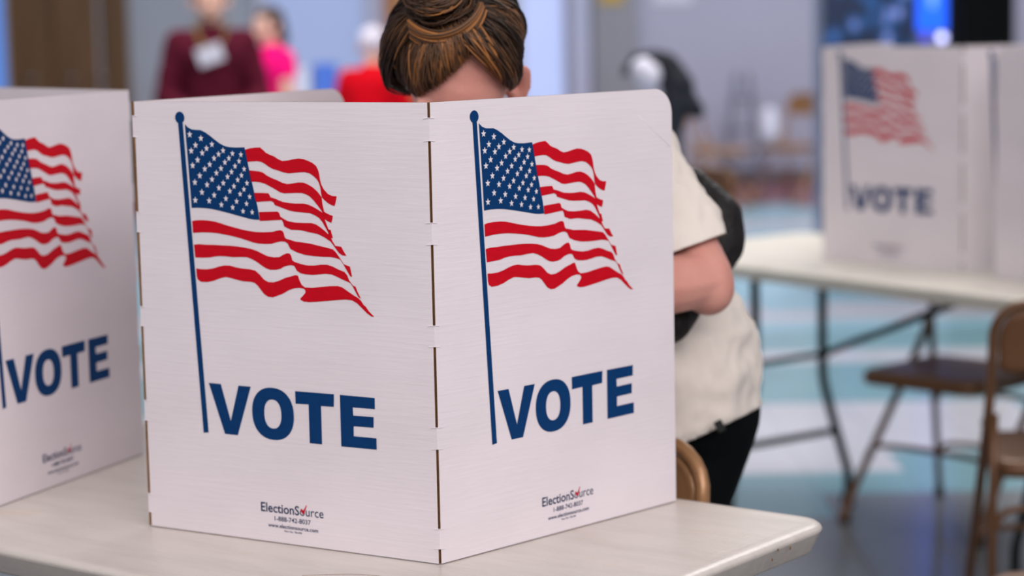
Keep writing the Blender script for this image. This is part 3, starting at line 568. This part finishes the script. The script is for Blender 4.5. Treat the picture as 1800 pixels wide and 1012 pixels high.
# ---- the woman at the booth
SKC = at(808, 114, 3.17)
HR = Matrix.Translation(SKC) @ Matrix.Rotation(R(10), 4, 'Y') @ Matrix.Rotation(R(2), 4, 'Z') @ Matrix.Rotation(R(42), 4, 'X')
HS = 1.05
EARZ = -.008
HM = HR @ Matrix.Translation((0, 0, -.02))
P = dict(
    neck0=HM @ Vector((0, .045, -.08)), chest=at(1000, 330, 3.44), shl=at(1128, 292, 3.40), shr=at(885, 345, 3.42),
    ell=at(1240, 490, 3.29), wrl=at(1010, 528, 3.15), elr=at(800, 560, 3.30), wrr=at(858, 770, 3.11),
    mid=at(1105, 500, 3.47), pel=at(1185, 690, 3.50), hpl=at(1238, 735, 3.50), hpr=at(1130, 725, 3.54),
    knl=at(1150, 1060, 3.47), knr=at(1050, 1060, 3.50), anl=at(1128, 1540, 3.55), anr=at(1020, 1545, 3.55))
woman = empty('person', (P['pel'].x, P['pel'].y, 0), 0, 'woman bending over the large booth, brown hair in a bun, cream T-shirt, black leggings', 'person')
WI = Matrix.Translation(-woman.location)
def local(me): me.transform(WI); return me
b = bmesh.new(); head(b, HM, s=HS)
base = P['chest'] + Vector((-.07, -.06, .035))
capsule(b, P['neck0'], .052, base, .056); capsule(b, base, .06, P['chest'], .10)
capsule(b, P['shl'], .056, P['shr'], .056); capsule(b, P['chest'], .115, P['mid'], .110); capsule(b, P['mid'], .11, P['pel'], .128)
mL = P['shl'].lerp(P['ell'], .5); capsule(b, P['shl'], .056, mL, .050); capsule(b, mL, .050, P['ell'], .044)
f1 = P['ell'].lerp(P['wrl'], .35); capsule(b, P['ell'], .043, f1, .047); capsule(b, f1, .047, P['wrl'], .026)
ellip(b, P['ell'] + Vector((.004, .0, -.012)), (.041, .043, .045))
capsule(b, P['shr'], .054, P['elr'], .042); f2 = P['elr'].lerp(P['wrr'], .35); capsule(b, P['elr'], .041, f2, .043); capsule(b, f2, .042, P['wrr'], .026)
hand(b, P['wrl'], P['wrl'] - P['ell'] + Vector((0, .0, -.02)), (0, -.3, 1), curl=.45, side=1)
hand(b, P['wrr'], Vector((-.1, -.55, -.20)), (0, -.2, 1), curl=.55, side=-1)
for s_ in ('l', 'r'):
    capsule(b, P['hp' + s_], .088, P['kn' + s_], .058); c1 = P['kn' + s_].lerp(P['an' + s_], .3); capsule(b, P['kn' + s_], .056, c1, .054); capsule(b, c1, .054, P['an' + s_], .036)
    ft = P['an' + s_]; capsule(b, (ft.x, ft.y + .02, .05), .036, (ft.x - .03, ft.y - .13, .038), .03)
me = remesh(b, .0048, 4); me.materials.append(M_skin); body = bpy.data.objects.new('body', local(me)); link(body, woman)
# leggings
b = bmesh.new()
capsule(b, P['mid'].lerp(P['pel'], .6), .118, P['pel'], .136)
for s_ in ('l', 'r'):
    capsule(b, P['pel'].lerp(P['hp' + s_], .5), .12, P['hp' + s_], .094); capsule(b, P['hp' + s_], .094, P['kn' + s_], .064); c1 = P['kn' + s_].lerp(P['an' + s_], .3)
    capsule(b, P['kn' + s_], .063, c1, .061); capsule(b, c1, .061, P['an' + s_], .043)
me = remesh(b, .009, 5); me.materials.append(M_pants); link(bpy.data.objects.new('leggings', local(me)), woman)
for s_ in ('l', 'r'):
    ft = P['an' + s_]; b = bmesh.new(); capsule(b, (ft.x, ft.y + .03, .046), .045, (ft.x - .03, ft.y - .14, .040), .039)
    me = remesh(b, .006, 3)
    for v in me.vertices: v.co.z = max(v.co.z, .0)
    me.materials.append(M_black); link(bpy.data.objects.new('shoe', local(me)), woman)
# T-shirt
b = bmesh.new()
capsule(b, P['chest'] + Vector((-.03, -.01, .02)), .088, P['chest'], .128); capsule(b, P['shl'], .070, P['shr'], .066)
capsule(b, P['chest'], .128, P['mid'], .128); capsule(b, P['mid'], .128, P['pel'] + Vector((0, 0, .03)), .150); capsule(b, P['pel'] + Vector((0, 0, .03)), .150, P['pel'] + Vector((-.01, 0, -.08)), .146)
capsule(b, at(1158, 545, 3.50), .118, at(1190, 650, 3.50), .146)
sE = P['shl'].lerp(P['ell'], .88); capsule(b, P['shl'], .071, P['shl'].lerp(P['ell'], .5), .068); capsule(b, P['shl'].lerp(P['ell'], .5), .068, sE, .067)
capsule(b, P['shl'].lerp(P['ell'], .45) + Vector((-.03, -.01, -.02)), .065, sE + Vector((-.035, -.01, .015)), .058)
sR = P['shr'].lerp(P['elr'], .75); capsule(b, P['shr'], .066, sR, .062)
me = remesh(b, .0065, 4)
wrinkle(me, .011, 6.5, 3.1, (.8, 1, 1.9)); wrinkle(me, .0035, 26, 7.7, (1.4, 1, .7))
ax = (P['ell'] - P['shl']).normalized()
cutp = at(1222, 432, 3.33)
n1 = (RT * .36 - UP * .93 + FWD * -.05)
cut(me, cutp, n1, .125)
cut(me, sR, P['elr'] - P['shr'], .13)
h1, h2, h3 = at(1188, 786, 3.36), at(1338, 712, 3.50), at(1190, 770, 3.64)
hn = (h2 - h1).cross(h3 - h1).normalized(); hn = hn if hn.z < 0 else -hn
cut(me, h1, hn)
cut(me, base + Vector((-.01, -.01, .01)), base - P['chest'] + Vector((-.02, -.01, .03)), .09)
me = shell(me); me.materials.append(M_shirt); shirt = bpy.data.objects.new('t_shirt', local(me)); link(shirt, woman)
# hem label
b = bmesh.new(); hp = at(1265, 748, 3.352); Mh = Matrix.Translation(hp) @ Matrix.Rotation(R(-28), 4, 'Y'); box(b, (-.0065, -.006, -.009), (.0065, .0, .009), .001, M=Mh)
me = bpy.data.meshes.new('hem_label'); b.to_mesh(me); b.free(); me.materials.append(M_tag); hl = bpy.data.objects.new('hem_label', local(me)); link(hl, shirt)

# hair: scalp cap plus combed locks that run to the bun
def sph(phi, el):   # local head direction; phi 0 = face, el from the horizontal
    return Vector((math.sin(phi) * math.cos(el), -math.cos(phi) * math.cos(el), math.sin(el)))
def skull(dirv, off=0):
    # point on the skull ellipsoid in head-local space
    a, b_, c = (.080 + off) * HS, (.102 + off) * HS, (.097 + off) * HS
    k = 1 / math.sqrt((dirv.x / a) ** 2 + (dirv.y / b_) ** 2 + (dirv.z / c) ** 2)
    return dirv * k + Vector((0, .008, .022)) * HS
def hairline(phi):
    phi = phi - R(13) * max(0, math.cos(phi))
    a = abs(math.degrees(phi))
    pts = [(0, 50), (12, 42), (26, 26), (42, 9), (54, -3), (64, -6), (74, 12), (100, 20), (118, -8), (140, -34), (180, -42)] if phi > 0 else [(0, 50), (12, 40), (26, 22), (38, 4), (46, -6), (54, 2), (60, -8), (70, -30), (82, -52), (100, -60), (118, -40), (140, -36), (180, -42)]
    for (a0, e0), (a1, e1) in zip(pts, pts[1:]):
        if a0 <= a <= a1: return R(e0 + (e1 - e0) * (a - a0) / (a1 - a0))
    return R(-42)
BUN = ((HM.inverted() @ at(775, -4, 3.085)) - Vector((0, .008, .022)) * HS).normalized()
random.seed(5)
bm = bmesh.new(); lay = bm.verts.layers.float.new('shade')
# cap
NP, NE = 96, 22; grid = []
for i in range(NP):
    phi = 2 * math.pi * i / NP - math.pi; e0 = hairline(phi) + R(2.5); row = []
    for j in range(NE + 1):
        el = e0 + (R(90) - e0) * j / NE; v = bm.verts.new(HM @ skull(sph(phi, el), .001 + .006 * min(1, j / 3))); v[lay] = .12; row.append(v)
    grid.append(row)
for i in range(NP):
    for j in range(NE):
        q = [grid[i][j], grid[(i + 1) % NP][j], grid[(i + 1) % NP][j + 1], grid[i][j + 1]]
        try: bm.faces.new(q).smooth = True
        except ValueError: pass
bunc_l = skull(BUN, 0) + BUN * .036
def lock(phi, el0, off, r, shade, bulge=0.0, seg=15, jit=.03):
    d0 = sph(phi, el0); tgt = (BUN + Vector((random.uniform(-.16, .16), random.uniform(-.16, .16), random.uniform(-.1, .1)))).normalized()
    pts = []; j1, j2 = random.uniform(-jit, jit), random.uniform(-jit, jit)
    side_ = d0.cross(tgt)
    for k in range(seg + 1):
        t = k / seg; d = d0.slerp(tgt, t * .93); d = (d + side_ * math.sin(t * math.pi) * j1 + side_ * math.sin(2 * t * math.pi) * j2 * .5).normalized()
        o_ = off * min(1, t * 5 + .12) + bulge * math.sin(math.pi * min(1, t * 1.05)) ** 1.0 + max(0, t - .8) * .05
        pts.append(HM @ skull(d, o_))
    rr = [r * (.25 + .75 * min(1, 6 * k / seg)) * (1 if k < seg - 2 else .7) for k in range(seg + 1)]
    tube(bm, pts, rr, n=5, lay=lay, val=shade, cap=False)
for i in range(2600):
    phi = random.uniform(-math.pi, math.pi); el = hairline(phi) + R(random.uniform(-1.5, 2) if random.random() < .55 else random.uniform(0, 42))
    el = min(el, R(84))
    g = noise.noise(Vector((phi * 3.2, el * 2, .4))); sh = min(1, max(0, .26 + g * .8 + random.uniform(-.16, .16)))
    lock(phi, el, random.uniform(.004, .010) + (.010 if -2.2 < phi < -1.0 else (-.003 if 1.0 < phi < 2.2 else 0)), random.uniform(.0006, .0015), sh, bulge=random.uniform(.004, .014), jit=.04)
# fine stray hairs over the forehead and beside the ear
for i in range(46):
    phi = R(random.uniform(-48, 60)); el = hairline(phi) - R(random.uniform(1, 9)); lock(phi, el, .0025, .00035, random.uniform(.3, .8), bulge=.002, jit=.12)
# bun: coiled locks round the bun axis
bz = BUN; bx = bz.orthogonal().normalized(); by = bz.cross(bx)
cap_c = bunc_l + bz * .006
b2r = .043
bmesh.ops.create_icosphere(bm, subdivisions=3, radius=1, matrix=HM @ Matrix.Translation(cap_c) @ Matrix((bx, by, bz)).transposed().to_4x4() @ Matrix.Diagonal((b2r, b2r, .030, 1)))
for i in range(520):
    a0 = random.uniform(0, 2 * math.pi); span = random.uniform(1.6, 4.2); rad = random.uniform(.004, .049); h = random.uniform(-.026, .028) * (1 - (rad / .052) ** 2) + random.uniform(-.006, .006)
    hh = math.sqrt(max(0, 1 - (rad / .050) ** 2)) * .034 * random.choice((1, 1, -1)); til = random.uniform(-.5, .5); pts = []
    for k in range(17):
        t = k / 16; a = a0 + span * t; rr = rad * (1 + .12 * math.sin(3 * a + i))
        pts.append(HM @ (cap_c + bx * rr * math.cos(a) + by * rr * math.sin(a) + bz * (hh + rad * til * .35 * math.sin(a + i))))
    tube(bm, pts, [random.uniform(.0007, .0017)] * 17, n=5, lay=lay, val=min(1, max(0, random.gauss(.34, .18))), cap=False)
# bright strand wrapped across the foot of the bun
wc = skull(BUN, 0) + BUN * .024; toc = ((HM.inverted() @ EYE) - wc).normalized(); tox = (toc - BUN * toc.dot(BUN)).normalized(); toy = BUN.cross(tox)
if (HM.to_3x3() @ toy).x < 0: toy = -toy
for i in range(90):
    t0 = i / 89; pts = []; j0 = random.uniform(-.002, .002)
    for k in range(15):
        t = k / 14; a = R(-58 + 112 * t)
        rr = .057 + .004 * math.sin(math.pi * t) + .003 * math.cos(t0 * 3) + j0
        pts.append(HM @ (wc + tox * rr * math.cos(a) + toy * (rr + .008) * math.sin(a) + BUN * ((t0 - .5) * .034 * (1 - .5 * t) - .017 * math.sin(t * 2.6) * (1 + .5 * math.sin(t0 * 9)) + .012 * t - .004)))
    tube(bm, pts, [.0005 + .0009 * math.sin(math.pi * (k + 1) / 16) for k in range(15)], n=5, lay=lay, val=random.uniform(.35, 1), cap=False)
me = bpy.data.meshes.new('hair'); bm.to_mesh(me); bm.free(); me.materials.append(M_hair); link(bpy.data.objects.new('hair', local(me)), woman)

# black sling bag on her back
b = bmesh.new()
capsule(b, at(1215, 318, 3.50), .024, at(1256, 385, 3.48), .048); capsule(b, at(1256, 385, 3.48), .048, at(1262, 425, 3.47), .046)
capsule(b, at(1262, 425, 3.47), .046, at(1236, 480, 3.42), .034); capsule(b, at(1236, 480, 3.40), .030, at(1172, 560, 3.315), .042)
me = remesh(b, .006, 8); wrinkle(me, .002, 30, 2); me.materials.append(M_bag)
bag = bpy.data.objects.new('sling_bag', me); link(bag); tag(bag, 'black rounded sling bag on the side of the woman in the cream T-shirt', 'bag')
b = bmesh.new(); tube(b, smooth_path([at(1218, 325, 3.50), at(1150, 240, 3.47), at(1070, 210, 3.42), at(1000, 260, 3.30)], 6), .012, n=10, flat=.35); obj('strap', b, M_bag, bag, smooth=True)
# pen in her hand
b = bmesh.new(); pw = P['wrr'] + Vector((-.012, -.12, -.045)); tube(b, [pw, pw + Vector((.03, .03, .13))], .004); tag(obj('pen', b, M_ink), 'dark pen held by the woman behind the large booth', 'pen')

# ---- people far off
def figure(label, x, y, rz, h, cloth, legs, hair, hairlen=0, bend=0, top_name='sweater', sleeves=True, hands_front=True, wid=1.0, skin=None):
    s = h / 1.70; t = empty('person', (x, y, 0), rz, label, 'person'); skin = skin or M_skin2
    V = lambda a, b_, c: Vector((a * s, b_ * s, c * s))
    bz = R(bend)
    def tor(p):  # bend the upper body forward about the hips
        q = p - V(0, 0, .92); return V(0, 0, .92) + Matrix.Rotation(bz, 3, 'X') @ q
    sh = {q: tor(V(q * .165, 0, 1.37)) for q in (1, -1)}; el = {q: tor(V(q * .235, -.03, 1.10)) for q in (1, -1)}
    wr = {q: tor(V(q * (.10 if hands_front else .25), -.22 if hands_front else -.02, 1.02 if hands_front else .85)) for q in (1, -1)}
    MH = Matrix.Translation(tor(V(0, -.015, 1.58))) @ Matrix.Rotation(bz * .7, 4, 'X')
    b = bmesh.new(); head(b, MH, s=s)
    capsule(b, tor(V(0, .01, 1.50)), .054 * s, tor(V(0, .01, 1.40)), .062 * s); capsule(b, sh[1], .058 * s, sh[-1], .058 * s)
    capsule(b, tor(V(.04, 0, 1.30)), .115 * s, tor(V(-.04, 0, 1.30)), .115 * s); capsule(b, tor(V(0, 0, 1.28)), .13 * s, V(0, 0, .98), .125 * s)
    for q in (1, -1):
        capsule(b, sh[q], .052 * s, el[q], .042 * s); capsule(b, el[q], .042 * s, wr[q], .027 * s); hand(b, wr[q], wr[q] - el[q], (0, -.2, 1), s=s, side=q)
        capsule(b, V(q * .09, 0, .92), .092 * s, V(q * .10, -.01, .50), .060 * s); capsule(b, V(q * .10, -.01, .50), .056 * s, V(q * .105, .01, .10), .038 * s)
        capsule(b, V(q * .105, .02, .05), .037 * s, V(q * .12, -.13, .04), .03 * s)
    me = remesh(b, .0085 * s, 3); me.materials.append(skin); link(bpy.data.objects.new('body', me), t)
    b = bmesh.new(); k = 1.0
    capsule(b, tor(V(.05 * wid, 0, 1.30)), .145 * s, tor(V(-.05 * wid, 0, 1.30)), .145 * s); capsule(b, tor(V(0, 0, 1.28)), .155 * s * wid, V(0, 0, .92), .165 * s * wid)
    capsule(b, sh[1], .07 * s, sh[-1], .07 * s); capsule(b, tor(V(0, .01, 1.44)), .062 * s, tor(V(0, .01, 1.38)), .08 * s)
    for q in (1, -1):
        capsule(b, sh[q], .07 * s, el[q] if sleeves else sh[q].lerp(el[q], .4), .060 * s)
        if sleeves: capsule(b, el[q], .058 * s, el[q].lerp(wr[q], .85), .040 * s)
    me = remesh(b, .014 * s, 4); wrinkle(me, .006, 9, x); me.materials.append(cloth); link(bpy.data.objects.new(top_name, me), t)
    b = bmesh.new()
    for q in (1, -1):
        capsule(b, V(q * .07, 0, .94), .12 * s, V(q * .10, -.01, .50), .078 * s); capsule(b, V(q * .10, -.01, .50), .078 * s, V(q * .105, .01, .12), .062 * s)
    me = remesh(b, .014 * s, 4); me.materials.append(legs); link(bpy.data.objects.new('trousers', me), t)
    for q in (1, -1):
        b = bmesh.new(); capsule(b, V(q * .105, .03, .048), .046 * s, V(q * .12, -.15, .04), .04 * s); me = remesh(b, .009, 2); me.materials.append(M_black); link(bpy.data.objects.new('shoe', me), t)
    b = bmesh.new(); ellip(b, (0, .022 * s, .034 * s), (.086 * s, .100 * s, .096 * s), MH)
    if hairlen:
        c0 = MH @ V(0, .06, .0); capsule(b, c0, .075 * s, c0 + V(0, .03, -hairlen), .06 * s)
    me = remesh(b, .007, 2); me.materials.clear()
    bm = bmesh.new(); bm.from_mesh(me); Mi = MH.inverted()
    bmesh.ops.delete(bm, geom=[v for v in bm.verts if (lambda p: p.y < -.035 * s and p.z < .055 * s)(Mi @ v.co)], context='VERTS'); bm.to_mesh(me); bm.free()
    for p in me.polygons: p.use_smooth = True
    me.materials.append(hair); link(bpy.data.objects.new('hair', me), t)
    return t, tor, s
M_maroon = mat('maroon_knit', srgb(84, 20, 38), .9, spec=.1, bump=.004, bscale=(60, 60, 60), var=.15, vscale=(5, 5, 5))
M_redc = mat('red_fleece', srgb(196, 0, 20), .85, spec=.1, bump=.003, bscale=(60, 60, 60))
M_pinkc = mat('hot_pink_cotton', srgb(245, 16, 118), .8, spec=.1, bump=.002, bscale=(60, 60, 60))
M_jeans = mat('blue_denim', srgb(60, 72, 100), .85, bump=.001, var=.1)
M_white_hair = mat('white_hair', srgb(214, 204, 214), .6, bump=.003, bscale=(200, 200, 30))
M_dk_hair = mat('dark_brown_hair', srgb(62, 42, 36), .5, bump=.003, bscale=(200, 200, 30))
M_yellow = mat('olive_lanyard', srgb(122, 98, 30), .6, bump=.0005)
M_badge = mat('white_badge', srgb(214, 210, 224), .5, bump=.0003)
p_ = at(371, 60, 10.6)
t, tor, s = figure('person in a maroon sweater with a white badge on a yellow lanyard', p_.x, p_.y, R(8), 1.665, M_maroon, M_jeans, M_dk_hair, wid=.95)
b = bmesh.new()
for q in (1, -1): tube(b, smooth_path([tor(Vector((q * .075, .03, 1.49)) * s), tor(Vector((q * .07, -.10, 1.42)) * s), tor(Vector((q * .04, -.165, 1.36)) * s), tor(Vector((.0, -.178, 1.345)) * s)], 5), .011, n=6, flat=.4)
bd = bmesh.new(); Mb = Matrix.Translation(tor(Vector((-.01, -.185, 1.315)) * s)) @ Matrix.Rotation(R(-18), 4, 'Y'); box(bd, (-.062, -.004, -.045), (.062, .004, .042), .002, M=Mb)
bad = obj('name_badge', bd, M_badge, t); lan = obj('lanyard', b, M_yellow, t, smooth=True)
p_ = at(474, 60, 12.6)
figure('person in a hot pink top, mostly behind the person in maroon', p_.x, p_.y, R(-50), 1.52, M_pinkc, mat('pink_leggings', srgb(236, 10, 110), .8, bump=.001), M_dk_hair, hairlen=.10, sleeves=False, top_name='top')
p_ = at(648, 60, 11.6)
figure('white-haired person in a bright red top, seen from behind', p_.x, p_.y, R(168), 1.40, M_redc, M_jeans, M_white_hair, bend=8, hands_front=False, wid=1.1)

# ------------------------------------------------------------------ things far off
# lit drinks machine and the black cabinet beside it
YM = 11.2
def screen_mat():
    mt = mat('glowing_blue_display', srgb(10, 60, 150), .3); nt = mt.node_tree; n = nt.nodes; L = nt.links; b = n['Principled BSDF']
    tc = n.new('ShaderNodeTexCoord'); mp = n.new('ShaderNodeMapping'); mp.inputs['Scale'].default_value = (12, 1, 10); vo = n.new('ShaderNodeTexVoronoi'); vo.inputs['Scale'].default_value = 1
    L.new(tc.outputs['Object'], mp.inputs[0]); L.new(mp.outputs[0], vo.inputs['Vector'])
    cr = n.new('ShaderNodeValToRGB'); e = cr.color_ramp.elements; e[0].color = srgb(170, 170, 250); e[0].position = .12; e[1].color = srgb(2, 28, 66); e[1].position = .58; k = e.new(.34); k.color = srgb(24, 96, 170)
    L.new(vo.outputs['Distance'], cr.inputs[0]); L.new(cr.outputs[0], b.inputs['Emission Color']); b.inputs['Emission Strength'].default_value = .85; b.inputs['Base Color'].default_value = (.005, .01, .02, 1); return mt
x0 = at(1440, 60, YM).x; x1 = at(1668, 60, YM).x; xm = at(1612, 60, YM).x
vm = empty('drinks_machine', ((x0 + x1) / 2, YM, 0), 0, 'drinks machine with a glowing blue front, behind the far VOTE booth', 'vending machine')
vx = lambda x: x - (x0 + x1) / 2
M_cab = mat('dark_blue_cabinet', srgb(104, 114, 136), .35, bump=.0005)
b = bmesh.new(); box(b, (vx(x0), .012, .02), (vx(x1), .22, 1.83), .01); obj('cabinet', b, M_cab, vm)
b = bmesh.new(); box(b, (vx(x0) + .02, -.006, .30), (vx(xm) - .01, .0115, 1.78)); obj('display_panel', b, screen_mat(), vm)
M_strip = mat('bright_blue_light', srgb(16, 92, 255), .3, emis=1.6); M_spot = mat('white_light', srgb(200, 200, 255), .3, emis=3.5)
b = bmesh.new(); box(b, (vx(xm), -.006, 1.32), (vx(x1) - .012, .0115, 1.78)); obj('light_panel', b, M_strip, vm)
b = bmesh.new(); ellip(b, (vx(xm) + .045 + .03, -.02, 1.50), (.022, .012, .07)); obj('light_bar', b, mat('pale_blue_light', srgb(110, 160, 255), .3, emis=1.4), vm)
for px_, py_, e_ in ((1655, 66, M_spot), (1625, 66, mat('violet_light', srgb(90, 80, 250), .3, emis=1.2))):
    q = at(px_, py_, YM); b = bmesh.new(); ellip(b, (vx(q.x), -.014, q.z), (.022, .012, .022)); obj('coin_light', b, e_, vm)
b = bmesh.new(); box(b, (vx(xm), -.004, .60), (vx(x1) - .012, .0115, .95)); obj('delivery_slot', b, mat('deep_blue_light', srgb(40, 70, 250), .3, emis=.6), vm)
xa = at(1684, 60, YM).x; xb = at(1776, 60, YM).x
b = bmesh.new(); box(b, (xa - (xa + xb) / 2, 0, 0), ((xb - xa) / 2, .5, 1.9), .01); o = obj('cabinet', b, mat('black_cabinet', srgb(7, 8, 9), .7, spec=.1)); o.location = ((xa + xb) / 2, YM - .1, 0); tag(o, 'tall black cabinet to the right of the blue drinks machine', 'cabinet')
# coat and bags on a chair
yc = 8.6
M_coat = mat('dark_navy_coat', srgb(18, 22, 34), .8, bump=.004, bscale=(30, 30, 30), var=.3, vscale=(6, 6, 6))
o_ = at(1160, 300, yc); chair((o_.x, yc + .2), (-.75, -.66), M_chair_dark, 'brown folding chair under the dark coat, just right of the woman\'s shoulder')
b = bmesh.new(); A_ = lambda x, y, d=yc: at(x, y, d)
for a, ra, c, rc_ in ((( 1100, 128), .022, (1118, 104), .028), ((1118, 104), .028, (1150, 100), .032), ((1150, 100), .032, (1172, 112), .045), ((1172, 112), .048, (1196, 150), .058), ((1178, 150), .05, (1205, 178), .05), ((1205, 178), .05, (1228, 196), .03), ((1185, 165), .055, (1180, 240), .05), ((1180, 240), .05, (1172, 312), .07)):
    capsule(b, A_(*a), ra, A_(*c), rc_)
me = remesh(b, .012, 6); wrinkle(me, .008, 12, 4); me.materials.append(M_coat); o = bpy.data.objects.new('coat', me); link(o); tag(o, 'dark coat heaped over a chair back beyond the woman', 'coat')
b = bmesh.new(); capsule(b, A_(1130, 122, yc - .085), .05, A_(1140, 132, yc - .085), .052); me = remesh(b, .01, 4); wrinkle(me, .006, 20, 1); me.materials.append(mat('white_plastic_bag', srgb(214, 212, 228), .5, bump=.002)); o = bpy.data.objects.new('bag', me); link(o); tag(o, 'round white bag tucked under the dark coat', 'bag')
# chairs along the far wall
q = at_z(1364, 338, 0); chair((q.x, 16.3), (-.72, -.69), M_chair, 'tan folding chair by the far wall, right of the others', 'chairs by the far wall')
q = at_z(1290, 338, 0); chair((q.x - .22, 16.0), (.95, -.3), M_chair, 'tan folding chair by the far wall, left of the others', 'chairs by the far wall')
M_greyst = mat('grey_painted_steel', srgb(112, 116, 134), .5, bump=.0005)
st = at(1305, 200, 17.6); sl = empty('stepladder', (st.x, 17.6, 0), 0, 'grey stepladder leaning by the far wall behind the tan chairs', 'stepladder')
for s_ in (1, -1):
    b = bmesh.new(); box(b, (s_ * .05 - .02, -.02, 0), (s_ * .05 + .02, .02, .92), .004, M=Matrix.Shear('XY', 4, (0, 0)) if 0 else Matrix.Rotation(R(-s_ * 7), 4, 'Y') @ Matrix.Translation((s_ * .11, 0, 0))); obj('rail', b, M_greyst, sl)
for k in range(3):
    b = bmesh.new(); w2 = .19 - .045 * k; box(b, (-w2, -.06, .22 + .25 * k), (w2, .05, .25 + .25 * k), .004); obj('step', b, M_greyst, sl)
b = bmesh.new(); q = Vector((at(1352, 200, 16.2).x, 16.2, .66)); capsule(b, (0, 0, 0), .07, (.0, 0, -.12), .085); me = remesh(b, .02, 2); wrinkle(me, .01, 9, 2); me.materials.append(M_badge); o = bpy.data.objects.new('bag', me); o.location = q; link(o); tag(o, 'white bag sitting on the right-hand tan chair by the far wall', 'bag')
# low table with white and blue boxes
yb_ = 14.5; q = at(545, 158, yb_)
lt = empty('side_table', (q.x, yb_, 0), 0, 'low table with boxes in front of the pale blue window', 'table'); hz = q.z - .05
b = bmesh.new(); box(b, (-.36, -.3, hz - .03), (.42, .3, hz), .004); obj('tabletop', b, M_table2, lt)
for sx in (-.33, .39):
    for sy in (-.27, .27):
        b = bmesh.new(); tube(b, [(sx, sy, 0), (sx, sy, hz - .031)], .015); obj('leg', b, M_leg, lt)
for px0, px1, y0_, col, lb in ((500, 548, 118, (206, 214, 236), 'white box on the low table before the blue window'), (554, 592, 112, (70, 116, 214), 'blue box on the low table, left of the person in red')):
    xa = at(px0, 150, yb_).x; xb = at(px1, 150, yb_).x; zt = at(px0, y0_, yb_).z
    b = bmesh.new(); box(b, (0, -.1, 0), (xb - xa, .12, zt - hz), .006); o = obj('box', b, mat('painted_box', srgb(*col), .5, bump=.0005)); o.location = (xa, yb_, hz); tag(o, lb, 'box')
# bits high on the wall
for px_, col, lb, w_ in ((1075, (196, 160, 60), 'small yellow notice high on the grey wall', .10), (1182, (220, 222, 236), 'white notice high on the grey wall, right of the yellow one', .16)):
    q = at(px_, 0, 17.99 if px_ < 1118 else 18.19); b = bmesh.new(); box(b, (-w_, -.012, -.03), (w_, 0, .25)); o = obj('wall_notice', b, mat('notice_paper', srgb(*col), .6, bump=.0002)); o.location = q; tag(o, lb, 'notice')
